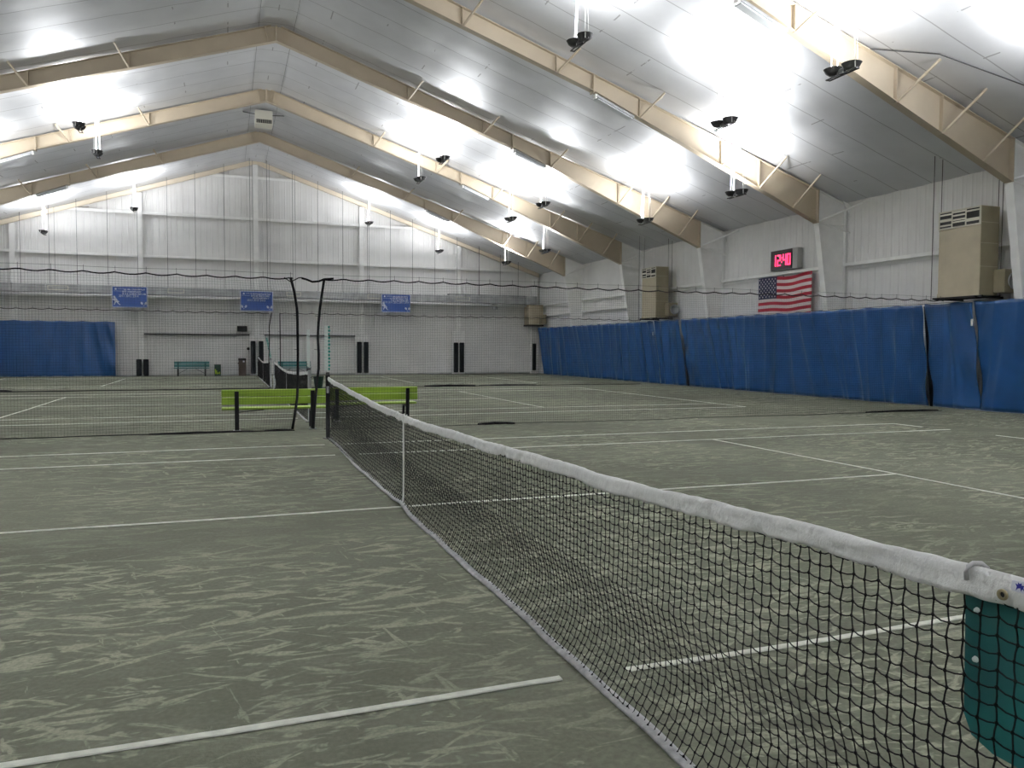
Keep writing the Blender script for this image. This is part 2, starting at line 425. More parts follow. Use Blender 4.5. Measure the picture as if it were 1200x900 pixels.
# ------------------------------------------------------------------ steel frames
def zb(x):   # bottom edge of the rafter
    return 11.66-(11.66-8.93)*x/8.4 if x<8.4 else 8.93-(8.93-5.70)*(x-8.4)/(16.35-8.4)
def frame(y):
    root=bpy.data.objects.new('steel_frame',None); C.objects.link(root); root.location=(0,y,0); struct(root)
    KX=16.35; TOP=lambda x:12.20-SL*x
    for s in (1,-1):
        b=MB(); T=lambda a,c,yy:(s*a,yy,c)
        xsn=[0,8.4,KX]
        P=[(x,TOP(x)) for x in xsn]+[(x,zb(x)) for x in reversed(xsn)]
        b.prism(P,lambda a,c:T(a,c,-.006),lambda a,c:T(a,c,.006))
        for fn,dz in ((TOP,-.016),(zb,.016)):
            for a0,a1 in ((0,8.4),(8.4,KX)):
                P=[(a0,fn(a0)),(a1,fn(a1)),(a1,fn(a1)+dz),(a0,fn(a0)+dz)]
                b.prism(P,lambda a,c:T(a,c,-.11),lambda a,c:T(a,c,.11))
        b.build('rafter',M['tan'],root)
        b=MB()
        for x,w in ((.02,.02),(8.3,.03),(KX,.03)):
            P=[(x-w,TOP(x)),(x+w*.2,TOP(x)),(x+w*.2,zb(x)-(.05 if x==8.3 else 0)),(x-w,zb(x)-(.05 if x==8.3 else 0))]
            b.prism(P,lambda a,c:T(a,c,-.12),lambda a,c:T(a,c,.12))
        b.prism([(.33,TOP(.33)),(.36,TOP(.36)),(.26,zb(.26)),(.23,zb(.23))],lambda a,c:T(a,c,-.10),lambda a,c:T(a,c,.10))
        b.build('splice_plate',M['tan'],root)
        for bx in (4.4,7.15,9.8,12.65,14.05,15.35):
            b=MB()
            b.bar((s*bx,-.09,zb(bx)+.01),(s*(bx+.30),-.95,TOP(bx+.3)+.02),.045,.045)
            if bx<15: b.box(s*(bx-.02)-.006,-.10,zb(bx),s*(bx-.02)+.006,-.006,TOP(bx))
            b.build('flange_brace',M['tan'],root)
        # column: tapered inwards to the floor
        b=MB(); XO=XW-.08
        P=[(KX,zb(KX)),(KX,TOP(KX)),(XO,TOP(XO)),(XO,0),(17.26,0)]
        b.prism(P,lambda a,c:T(a,c,-.006),lambda a,c:T(a,c,.006))
        b.add([T(KX,5.7,-.11),T(KX,5.7,.11),T(17.26,0,.11),T(17.26,0,-.11),T(KX+.015,5.7,-.11),T(KX+.015,5.7,.11),T(17.275,0,.11),T(17.275,0,-.11)],
              [(0,1,2,3),(7,6,5,4),(0,4,5,1),(1,5,6,2),(2,6,7,3),(3,7,4,0)])
        b.add([T(XO,-.0,-.11)]*0,[])
        b.box(s*XO,-.11,0,s*(XO+.015),.11,TOP(XO)); 
        b.prism([(KX,TOP(KX)),(XO,TOP(XO)),(XO,TOP(XO)-.016),(KX,TOP(KX)-.016)],lambda a,c:T(a,c,-.11),lambda a,c:T(a,c,.11))
        b.prism([(KX,zb(KX)),(XO,zb(KX)),(XO,zb(KX)-.016),(KX,zb(KX)-.016)],lambda a,c:T(a,c,-.08),lambda a,c:T(a,c,.08))
        b.prism([(KX,5.7),(KX+.014,5.7),(KX+.014,TOP(KX)),(KX,TOP(KX))],lambda a,c:T(a,c,-.11),lambda a,c:T(a,c,.11))
        b.build('column',M['white'],root)
        b=MB(); b.tube([T(KX+.03,5.76,-.10),T(XW-.10,6.33,-1.1)],.032,6); b.tube([T(KX+.03,5.72,-.10),T(XW-.12,5.40,-.35)],.02,5)
        b.prism([(XW-.1,6.3),(XW-.42,6.42),(XW-.1,5.95)],lambda a,c:T(a,c,-.30),lambda a,c:T(a,c,-.32))
        b.build('knee_brace',M['white'],root)
    return root
f0=frame(FR[0])
for y in FR[1:]:
    c=copy_tree(f0); c.location=(0,y,0)

# strip lights under the rafters
def strip(s):
    t=thing('strip_light','x','ceiling light')
    b=MB(); x0,x1=8.42,9.62; z0,z1=zb(8.45)-.02,zb(9.62)-.02; y=.16
    def slab(b,off,h,ya,yb,i=0):
        b.add([(s*(x0+i),ya,z0-off-i*.4),(s*(x1-i),ya,z1-off+i*.4),(s*(x1-i),yb,z1-off+i*.4),(s*(x0+i),yb,z0-off-i*.4),
               (s*(x0+i),ya,z0-off-h-i*.4),(s*(x1-i),ya,z1-off-h+i*.4),(s*(x1-i),yb,z1-off-h+i*.4),(s*(x0+i),yb,z0-off-h-i*.4)],
              [(0,1,2,3),(7,6,5,4),(0,4,5,1),(1,5,6,2),(2,6,7,3),(3,7,4,0)])
    slab(b,.0,.07,-.06,.20); b.build('housing',M['steel'],t)
    b=MB(); slab(b,.07,.035,-.03,.17,.03); b.build('lens',M['lens'],t)
    b=MB(); b.box(s*8.36,-.04,z0-.1,s*8.43,.1,z0+.02); b.build('end_cap',M['white'],t)
    return t
ordn=['nearest','second nearest','third nearest','fourth nearest','farthest']
sr=strip(1); sl=strip(-1)
for i,y in enumerate(FR):
    t=sr if i==0 else copy_tree(sr); t.location=(0,y,0)
    t['label']='long strip light under the right slope of the %s tan roof beam'%ordn[i]; t['group']='strip lights under the roof beams'
for i,y in enumerate((FR[3],FR[4])):
    t=sl if i==0 else copy_tree(sl); t.location=(0,y,0)
    t['label']='long strip light under the left slope of the %s tan roof beam'%('fourth nearest','farthest')[i]; t['group']='strip lights under the roof beams'

# ------------------------------------------------------------------ hanging twin uplights
LW=2400.0
LD=bpy.data.lights.new('uplight_lamp','AREA'); LD.shape='DISK'; LD.size=.45; LD.energy=LW; LD.color=(.975,.985,1.0)
# reflector throws a narrow beam up with a weak wide skirt (angle from the lamp axis only)
LD.use_nodes=True; _n=LD.node_tree.nodes; _l=LD.node_tree.links; _e=_n['Emission']
_g=_n.new('ShaderNodeNewGeometry'); _d=_n.new('ShaderNodeVectorMath'); _d.operation='DOT_PRODUCT'
_l.new(_g.outputs['Normal'],_d.inputs[0]); _l.new(_g.outputs['Incoming'],_d.inputs[1])
_a=_n.new('ShaderNodeMath'); _a.operation='ABSOLUTE'; _l.new(_d.outputs['Value'],_a.inputs[0])
_p=_n.new('ShaderNodeMath'); _p.operation='POWER'; _l.new(_a.outputs[0],_p.inputs[0]); _p.inputs[1].default_value=17.0
_m=_n.new('ShaderNodeMath'); _m.operation='ADD'; _l.new(_p.outputs[0],_m.inputs[0]); _m.inputs[1].default_value=.056
_l.new(_m.outputs[0],_e.inputs['Strength'])
def uplight():
    t=thing('hanging_uplight','x','ceiling light')
    for k,sy in enumerate((-.27,.27)):
        dz=.02*k
        b=MB(); b.lathe([(.02,-.12+dz),(.12,-.11+dz),(.19,-.06+dz),(.235,.03+dz),(.245,.035+dz),(.225,.03+dz),(.18,-.045+dz),(.11,-.09+dz),(.0,-.095+dz)],20,(.03*(1-2*k),sy,0))
        d=b.build('reflector_dish',M['dk'],t,True)
        b=MB(); b.lathe([(0,-.085+dz),(.04,-.075+dz),(.06,-.045+dz),(.04,-.01+dz),(0,.0+dz)],12,(.03*(1-2*k),sy,0)); b.build('lamp',M['lamp'],t,True)
    b=MB(); b.bbox(-.07,-.50,-.16,-.04,.50,-.125,.006); b.bbox(.04,-.50,-.16,.07,.50,-.125,.006)
    for yy in (-.5,-.02,.46): b.box(-.07,yy,-.155,.07,yy+.04,-.135)
    b.build('mounting_frame',M['dk'],t)
    b=MB(); b.bbox(-.06,-.11,-.14,.06,.10,-.02,.012); b.build('ballast_box',M['dk'],t)
    for (cx,cy,r) in ((-.06,-.48,.010),(.06,-.44,.0045),(-.05,.12,.0045),(.06,.46,.0045)):
        b=MB(); b.tube([(cx,cy,-.12),(cx*.9,cy*.93,.5),(cx*.5,cy*.55,1.2),(cx*.2,cy*.35,1.60)],r,5); b.build('hanging_cord',M['white'],t)
    b=MB(); b.bbox(-.04,-.2,1.575,.04,.2,1.605,.005); b.build('ceiling_bracket',M['steel'],t)
    return t
up=uplight()
for _c in up.children:
    if _c.name.split('.')[0]!='ceiling_bracket':
        for _v in _c.data.vertices:
            _v.co.x*=.8; _v.co.y*=.82
            if _v.co.z<.2: _v.co.z*=.85
spots=[]
for k in (-1,0,1,2):
    for s in (1,-1):
        spots+=[(s*6,5.1+15.95*k),(s*6,9.05+15.7*k),(s*10.1,5.3+15.9*k),(s*10.1,9.3+15.6*k)]
        spots+=[(s*12.9,12.6+15.15*k),(s*12.9,18.1+15.2*k)]
spots=[(x,y) for x,y in spots if YN+.8<y<YF-1.5]
def bay(y):
    for i,f in enumerate(FR):
        if y<f: return i
    return 5
bn=['before the nearest beam','between nearest and second beams','between second and third beams','between third and fourth beams','between fourth and farthest beams','between farthest beam and end wall']
vis=[(6,9.05),(6,21.05),(6,24.75),(10.1,5.3),(10.1,9.3),(10.1,21.2),(10.1,24.9),(12.9,12.6),(12.9,18.1),(12.9,27.75),(12.9,33.3),(-6,21.05),(-6,24.75)]
from collections import defaultdict
cnt=defaultdict(list)
for x,y in spots: cnt[round(x,1),bay(y)].append(y)
used=False
for x,y in spots:
    t=up if not used else copy_tree(up); used=True
    t.location=(x,y,zc(x)-1.62)
    row={6:'inner',10.1:'middle',12.9:'outer'}[abs(x)]; side='right' if x>0 else 'left'
    bb=bay(y); same=sorted(cnt[round(x,1),bb]); w=''
    if len(same)>1: w='nearer ' if y==same[0] else 'farther '
    t['label']=('%stwin-dish uplight, %s row %s, %s'%(w,side,row,bn[bb]))
    t['group']='uplights hanging from the roof'
    lo=bpy.data.objects.new('uplight_lamp',LD); C.objects.link(lo); lo.location=(x,y,zc(x)-1.54); lo.rotation_euler=(PI,0,0)

# ------------------------------------------------------------------ tennis nets
def lerp_table(T,y):
    if y<=T[0][0]: return T[0][1]
    for (a,va),(c,vc) in zip(T[:-1],T[1:]):
        if y<=c:
            t=(y-a)/(c-a); t=t*t*(3-2*t)*.35+t*.65
            return va+(vc-va)*t
    return T[-1][1]
def ztop(y): return lerp_table([(-6.4,1.09),(-5.4,1.05),(-4.1,1.0),(-3,.977),(-2,.953),(-1,.933),(.2,.922),(2,.945),(3.9,1.0),(5.2,1.04),(6.4,1.085)],y)
def xb(v):   # sideways slack: v = 0 floor .. 1 top
    return -.03+.09*math.sin(PI*min(1,v/.55))*(1-v)+.03*min(1,v*1.6)
def make_net(label):
    net=thing('tennis_net',label,'net',(0,0,0),'tennis nets')
    p=.0445; ny=int(12.7/p); nz=24; y0=-6.35
    b=MB(); rc=.0024
    K={}
    for i in range(ny+1):
        y=y0+12.7*i/ny
        zt=ztop(y)-.068; zbot=.025
        if abs(y-.17)<.5: zbot+=.03*(1-abs(y-.17)/.5)
        for j in range(nz+1):
            v=j/nz
            jx=(random.random()-.5)*.004
            K[i,j]=Vector((xb(v)+jx+.006*math.sin(y*1.7+v*3),y+(random.random()-.5)*.006+.004*(1 if (i+j)%2 else -1)*.5,
                    zbot+(zt-zbot)*v+(random.random()-.5)*.004+(.0035 if i%2 else -.0035)))
    def seg(a,c,sag,side):
        m=(a+c)/2+Vector((0,side,-sag))
        pts=[a,m,c]; vs=[];fs=[]
        for q,pnt in enumerate(pts):
            dirv=(c-a).normalized()
            u=dirv.cross(Vector((1,0,0)))
            if u.length<1e-5: u=Vector((0,1,0))
            u.normalize(); w=dirv.cross(u)
            for t in range(3):
                an=2*PI*t/3; vs.append(pnt+u*rc*math.cos(an)+w*rc*math.sin(an))
        for q in range(2):
            for t in range(3):
                aa=q*3+t; bb=q*3+(t+1)%3; fs.append((aa,bb,bb+3,aa+3))
        b.add(vs,fs)
    for i in range(ny+1):
        for j in range(nz+1):
            k=K[i,j]
            if j<nz: seg(k,K[i,j+1],0,(random.random()-.5)*.003)
            if i<ny: seg(k,K[i+1,j],.0028+random.random()*.002,0)
            r=.0062+.001*random.random()
            b.add([k+Vector(d)*r for d in ((1,0,0),(-1,0,0),(0,1,0),(0,-1,0),(0,0,1.1),(0,0,-1.1))],
                  [(0,2,4),(2,1,4),(1,3,4),(3,0,4),(2,0,5),(1,2,5),(3,1,5),(0,3,5)])
    b.build('net_mesh',M['cord'],net)
    # headband: folded white vinyl, wrinkled, closed over the top cable
    b=MB(); NL=1500; prof=[(-.010,-.072),(-.0125,-.060),(-.012,-.045),(-.013,-.030),(-.014,-.014),(-.009,-.003),(0,0),(.009,-.003),(.014,-.014),(.013,-.030),(.012,-.045),(.0125,-.060),(.010,-.072)]
    rr=random.Random(3); wr=[(rr.uniform(6,75),rr.uniform(-30,30),rr.uniform(0,6)) for _ in range(14)]
    m=len(prof); vs=[];fs=[]
    for i in range(NL+1):
        y=-6.35+12.70*i/NL; zt=ztop(y)+.004*math.sin(y*3.1)+.002*math.sin(y*11)
        for (px,pz) in prof:
            wv=sum(math.sin(y*a+pz*c*4+ph) for a,c,ph in wr)/9
            amp=.014*min(1,abs(pz)/.02+.15)*(.6+.4*math.sin(y*2.2+1))
            vs.append((px+(amp*wv if px<0 else amp*wv*.8),y,zt+pz*(1+.05*math.sin(y*7))+.0025*wv))
    for i in range(NL):
        for k in range(m):
            a=i*m+k; c=i*m+(k+1)%m; fs.append((a,a+m,c+m,c))
    fs.append(tuple(range(m))); fs.append(tuple(range(NL*m,NL*m+m))[::-1]); b.add(vs,fs)
    hb=b.build('headband',M['vinyl'],net,True)
    # bottom band lying on the clay
    b=MB(); vs=[];fs=[]; prof=[(-.028,.004),(-.024,.016),(-.006,.026),(.016,.024),(.026,.006)]; m=5; N2=260
    for i in range(N2+1):
        y=-6.3+12.6*i/N2; w=.008*math.sin(y*1.3)+.005*math.sin(y*3.7)
        lift=.03*max(0,1-abs(y-.17)/.5)
        x0=-.035+w+(.05 if y>3 else 0)*min(1,(y-3)/2 if y>3 else 0)
        for px,pz in prof: vs.append((x0+px,y,pz+lift+.003*math.sin(y*9)))
    for i in range(N2):
        for k in range(m):
            a=i*m+k;c=i*m+(k+1)%m; fs.append((a,a+m,c+m,c))
    fs.append(tuple(range(m))); fs.append(tuple(range(N2*m,N2*m+m))[::-1]); b.add(vs,fs); b.build('bottom_band',M['band'],net,True)
    # centre strap, looped over the headband down to the court anchor
    b=MB(); y=.17; w=.026
    pts=[(-.020,.93),(-.019,.85),(-.018,.6),(-.018,.35),(-.02,.12),(-.03,.02),(-.024,.02),(-.014,.12),(-.012,.35),(-.012,.6),(-.013,.85),(.021,.93),(.0,.938)]
    for a,c in zip(pts,pts[1:]+pts[:1]):
        b.add([(a[0],y-w,a[1]),(a[0],y+w,a[1]),(c[0],y+w,c[1]),(c[0],y-w,c[1])],[(0,1,2,3)])
    b.build('centre_strap',M['strap'],net)
    # lacing down both ends
    for s in (-1,1):
        b=MB(); pts=[(.0,s*6.35,.03)]
        for k in range(13): pts.append((.02*(-1)**k,s*(6.35+.03*(k%2)),.03+k*.08))
        b.tube(pts,.004,4); b.build('end_lacing',M['rope'],net)
    return net
net=make_net('nearest tennis net with white headband crossing the foreground court')
def skirt(parent,sy):
    b=MB(); x=.030; y0,y1=sy*6.10,sy*6.38; zt0,zt1=ztop(y0)-.06,ztop(y1)-.06; zb_=.63
    poly=[(y0,zt0),(y0+(y1-y0)*.02,.70),(y0+(y1-y0)*.10,.655),(y0+(y1-y0)*.3,.635),(y1,zb_),(y1,zt1)]
    b.prism(poly,lambda a,c:(x,a,c),lambda a,c:(x+.005,a,c))
    return b.build('end_skirt',M['teal'],parent)
sk=skirt(net,-1)
for (y,z) in ((-6.135,.965),(-6.135,.845)):
    b=MB(); b.lathe([(0,-.008),(.006,-.006),(.008,0)],12,(.028,y,z),'x'); b.build('rivet',M['strap'],sk,True)
# hook over the headband, grommet and small printed mark near the close end
b=MB(); z0=ztop(-6.15); b.tube([(-.021,-6.143,z0-.034),(-.024,-6.144,z0-.016),(-.021,-6.147,z0-.001),(-.011,-6.152,z0+.007),(.006,-6.160,z0+.007),(.018,-6.165,z0-.004),(.021,-6.166,z0-.02)],.0058,8)
b.build('headband_hook',M['hook'],net,True)
b=MB(); gz=ztop(-6.24)-.044; b.lathe([(.006,-.004),(.012,-.006),(.013,-.001),(.006,.001)],20,(-.024,-6.24,gz),'x'); gr=b.build('grommet',M['brass'],net,True)
b=MB(); b.lathe([(0,0),(.007,0)],16,(-.0245,-6.24,gz),'x'); b.build('grommet_shade_disc',M['dark'],gr)  # dark disc painted as the shade in the eyelet
ez=ztop(-6.275)-.016
b=MB(); pl=[(-6.262,ez+.010),(-6.258,ez-.008),(-6.262,ez-.013),(-6.315,ez-.013),(-6.318,ez+.012),(-6.30,ez+.015)]
b.prism(pl,lambda a,c:(-.0262,a,c),lambda a,c:(-.0250,a,c)); tg=b.build('printed_tag',M['signwhite'],net)
b=MB()
def blob(cy,cz,r,pts):
    P=[(cy+r*a,cz+r*c) for a,c in pts]; b.prism(P,lambda a,c:(-.0268,a,c),lambda a,c:(-.0262,a,c))
# leaping figure-like mark, body with splayed limbs
blob(-6.279,ez+.001,.011,[(.9,.4),(.3,.25),(.35,.75),(0,.5),(-.5,.75),(-.4,.3),(-1,.35),(-.8,-.1),(-1.1,-.8),(-.6,-.4),(-.35,-1),(-.2,-.35),(.3,-.5),(.75,-1),(.55,-.2)])
b.build('tag_emblem',M['emblem'],tg)
for k,(yc,lab) in enumerate(((CY[1],'tennis net of the second court, seen beyond the lime benches'),(CY[2],'farthest tennis net, nearest to the far end wall'))):
    c=thing('tennis_net',lab,'net',(0,yc,0),'tennis nets')
    for ch in net.children:
        if ch.name.split('.')[0] in ('net_mesh','headband','bottom_band','centre_strap','end_lacing'):
            q=ch.copy(); C.objects.link(q); q.parent=c
    if k==1: skirt(c,1)
# posts
def post(y,m,label,ratchet=1):
    t=thing('net_post',label,'net post',(0,y,0),'net posts')
    b=MB(); b.lathe([(.055,0),(.042,.012),(.038,.02),(.038,1.085),(.041,1.09),(.041,1.11),(0,1.115)],18); b.build('post_tube',m,t,True)
    b=MB(); b.lathe([(.0,.0),(.09,.0),(.09,.012),(.04,.02)],18); b.build('ground_sleeve',M['dk'],t)
    b=MB(); b.bbox(-.025,-.03*ratchet-.03,.80,.025,-.03*ratchet+.03,.92,.006); b.build('ratchet',M['steel'],t)
    return t
post(-6.47,M['blk'],'black net post at the near end of the nearest net, beside the teal skirt')
post(6.47,M['blk'],'black net post at the far end of the nearest net')
post(CY[1]-6.47,M['post'],'grey net post behind the right leg of the left lime bench')
post(CY[1]+6.47,M['post'],'grey net post at the far end of the second net')
post(CY[2]-6.47,M['post'],'grey net post at the near end of the farthest net')
post(CY[2]+6.47,M['blk'],'net post at the far end of the farthest net, by the teal skirt')
# scorekeeper poles on the posts: stacks of flip tabs
def scorepole(y,label,lean,mode,rope=False):
    t=thing('scorekeeper_pole',label,'scorekeeper',(0,y,1.115),'scorekeeper poles on the net posts')
    b=MB(); L=lambda z:(lean*z/.86,0,z)
    b.tube([L(0),L(.45),L(.87)],.011,8); b.build('pole',M['tabw'] if mode<2 else M['tab'],t)
    b=MB(); b.bbox(-.03,-.03,-.01,.03,.03,.05,.008); b.build('clamp',M['dk'],t)
    n=13
    for i in range(n):
        z=.075+i*.061; x=lean*z/.86
        if mode!=2:
            b=MB(); b.bbox(x-.052,-.010,z,x-.004,.010,z+.055,.004); b.build('number_tab',M['tabw'],t)
        if mode!=1:
            b=MB(); b.bbox(x+.008,-.010,z+.012,x+.040+.008*(i%2),.010,z+.052,.004); b.build('number_tab',M['tab'],t)
    return t
scorepole(6.47,'white and teal scorekeeper pole standing on the nearest net\'s far post',.0,0)
scorepole(CY[1]-6.47,'white dotted scorekeeper pole standing on the grey post behind the lime bench',.0,1)
scorepole(CY[2]-6.47,'leaning teal scorekeeper pole at the near end of the farthest net',-.16,2)

# ------------------------------------------------------------------ divider nets
def divider_panel(x0,x1,y,label,edge,seedv,rc=.0013,pitch=.05,hem=.010,bunch=()):
    t=thing('divider_net',label,'divider net',(0,y,0),'black divider nets between the courts')
    R=random.Random(seedv); Z=2.93; b=MB()
    def yoff(x,z): return .05*math.sin(x*1.3+seedv)*(1-z/3)+.035*math.sin(x*3.1)*(1-z/3)
    n=int((x1-x0)/pitch)
    scal=lambda x: -.035*abs(math.sin(PI*x/.5))
    def ex(z):  # x of the shaped inner edge
        T=edge; 
        for (za,xa),(zc_,xc) in zip(T[:-1],T[1:]):
            if z<=zc_: return xa+(xc-xa)*(z-za)/(zc_-za)
        return T[-1][1]
    inner_right = abs(x1)<1
    for i in range(n+1):
        x=x0+(x1-x0)*i/n; pts=[]
        for z in (.02,.5,1.1,1.7,2.3,Z):
            f=(x-x0)/(x1-x0); xe=ex(z)
            if inner_right: xx=x+ (xe-x1)*max(0,1-(x1-x)/1.5)
            else: xx=x+(xe-x0)*max(0,1-(x-x0)/1.5)
            zz=z if z<Z else Z+scal(x)
            pts.append((xx,yoff(xx,zz),zz))
        b.tube(pts,rc,3,False)
    m=int(Z/pitch)
    for j in range(1,m+1):
        z=.02+(Z-.05)*j/m; pts=[]; k=max(2,int((x1-x0)/.55))
        for i in range(k+1):
            x=x0+(x1-x0)*i/k
            if inner_right: xx=x+(ex(z)-x1)*max(0,1-(x1-x)/1.5)
            else: xx=x+(ex(z)-x0)*max(0,1-(x-x0)/1.5)
            pts.append((xx,yoff(xx,z),z+.012*math.sin(i*1.7+j)))
        b.tube(pts,rc,3,False)
    b.build('netting',M['divcord'],t)
    b=MB(); pts=[]; k=int((x1-x0)/.085)
    for i in range(k+1):
        x=x0+(x1-x0)*i/k; pts.append((x,0,Z+scal(x)+.01*math.sin(x*.7)))
    b.tube(pts,.012,6); b.build('top_rope',M['rope'],t,True)
    b=MB(); pts=[(x0+(x1-x0)*i/40,0,Z+.075-.008*math.sin(i)) for i in range(41)]; b.tube(pts,.0035,4); 
    xx=math.ceil(x0/.5)*.5
    while xx<x1: b.tube([(xx,0,Z),(xx,0,Z+.10)],.004,4); xx+=.5
    b.build('top_cable_and_clips',M['cable'],t)
    pts=[(ex(z),-.0,z) for z in [.03+.29*q/1.0 for q in range(11)]]
    b=MB(); b.tube(pts,.025 if rc>.0012 else .018,6); 
    b.build('edge_rope',M['rope'],t,True)
    for z in (.9,1.55,2.2):
        b=MB(); b.tube([(ex(z)-.07,0,z+.01),(ex(z)+.03,0,z)],.006,4); b.build('edge_tie',M['rope'],t)
    # hem lying on the clay, in loose folds
    b=MB(); pts=[]; rads=[]; k=int((x1-x0)/.12)
    for i in range(k+1):
        x=x0+(x1-x0)*i/k; pts.append((x,yoff(x,0)+R.uniform(-.012,.012),hem*.7))
    b.tube(pts,hem,5)
    for (xa,xb_,rr) in bunch:
        q=9
        b.tube([(xa+(xb_-xa)*i/q,yoff(xa,0)+.03*math.sin(i*2),.9*rr*math.sin(PI*i/q)+.012) for i in range(q+1)],rr,6)
    b.build('hem',M['rope'],t)
    return t
eL=[(0,-.50),(.08,-.47),(.7,-.385),(1.5,-.375),(2.3,-.38),(2.65,-.43),(2.93,-.50),(3.1,-.52)]
eR=[(0,-.10),(.5,-.06),(1.05,-.01),(1.35,.035),(1.6,-.005),(2.2,.02),(2.6,.08),(2.93,.13),(3.1,.16)]
YD1=8.0
divider_panel(-17.3,-.45,YD1,'black divider net left of the opening behind the nearest court',eL,1,bunch=((-3.0,-1.2,.014),(-1.0,-.5,.012)))
divider_panel(.12,16.1,YD1,'black divider net right of the opening behind the nearest court',eR,2,hem=.006,bunch=((3.25,4.05,.026),(13.6,16.0,.022)))
t=thing('tie_rope','thick bunched black rope closing the top of the divider opening','rope',(0,YD1,2.9))
b=MB(); b.tube([(-.62,-.05,.02),(-.50,-.05,-.06),(-.36,-.05,.02),(-.3,-.05,.03)],.010,6); b.build('rope_end',M['rope'],t,True)
b=MB(); b.tube([(-.3,-.05,.02),(-.22,-.05,-.0),(-.1,-.05,-.045),(.02,-.05,-.03),(.13,-.05,.015),(.3,-.05,.03)],.020,8); b.build('rope_bundle',M['rope'],t,True)
eL2=[(0,-.09),(1.0,-.13),(2.0,-.09),(2.5,-.10),(2.8,-.02),(3.1,.02)]
eR2=[(0,.30),(3.1,.30)]
YD2=24.0
divider_panel(-17.3,-.1,YD2,'black divider net left of the gap between the second and farthest courts',eL2,3,rc=.0011,pitch=.07,hem=.022,bunch=((-9.5,-8.7,.04),))
divider_panel(.3,16.1,YD2,'black divider net right of the gap between the second and farthest courts',eR2,4,rc=.0011,pitch=.07,hem=.016,bunch=((6.0,8.2,.04),(8.4,11,.03)))

# ------------------------------------------------------------------ lime benches, seen from behind
def lime_bench(cx,y,W,legs,label,ztopb):
    t=thing('park_bench',label,'bench',(cx,y,0),'lime green benches by the divider')
    def plank(name,z0,z1,y0,y1):
        b=MB(); b.mi=0; b.bbox(-W/2,y0,z0,W/2,y1,z1,.008)
        for k,f in enumerate(b.f):
            if all(b.v[i][2]>z1-.012 for i in f): b.m[k]=1  # upward faces take the lighter lime, light from above painted in
        return b.build(name,[M['lime'],M['limelit']],t)
    plank('back_plank',ztopb-.135,ztopb,.03,.07)
    plank('back_plank',ztopb-.285,ztopb-.145,.02,.06)
    zs=ztopb-.385 if ztopb<.76 else .40
    plank('seat_plank',zs,zs+.04,.10,.26); plank('seat_plank',zs,zs+.04,.28,.44)
    for lx in legs:
        b=MB(); b.bar((lx,.03,0.02),(lx,-.01,ztopb-.03),.075,.05); lg=b.build('leg',M['blk'],t)
        b=MB(); b.bbox(lx-.07,-.05,0,lx+.07,.10,.022,.005); b.build('foot_plate',M['steel'],lg)
        b=MB(); b.bar((lx,.02,zs-.03),(lx,.46,zs-.03),.05,.045); b.build('seat_bracket',M['blk'],t)
        b=MB(); b.bar((lx,.42,zs-.04),(lx,.46,.02),.05,.05); b.build('leg',M['blk'],t)
    b=MB(); b.bar((legs[0],.24,zs-.06),(legs[0]+.5,.26,zs-.015),.03,.015); b.build('cross_brace',M['blk'],t)
    return t
lime_bench(-.78,8.16,1.96,(-.71,.69),'left lime green bench beside the divider opening, seen from behind',.79)
lime_bench(1.37,9.62,1.96,(-.80,.75),'right lime green bench partly behind the nearest net, seen from behind',.735)
# dark green bucket hung on the grey post
t=thing('waste_bucket','dark green tapered bucket hanging beside the grey net post','bucket',(.175,9.54,.68))
b=MB(); b.lathe([(0,0),(.065,0),(.072,.01),(.112,.29),(.120,.295),(.120,.305),(.108,.305),(.068,.015),(0,.015)],20); b.build('bucket_body',M['green'],t,True)
b=MB(); b.tube([(-.112,0,.29),(-.135,.02,.30),(-.155,.07,.27)],.006,5); b.build('hanger',M['blk'],t)

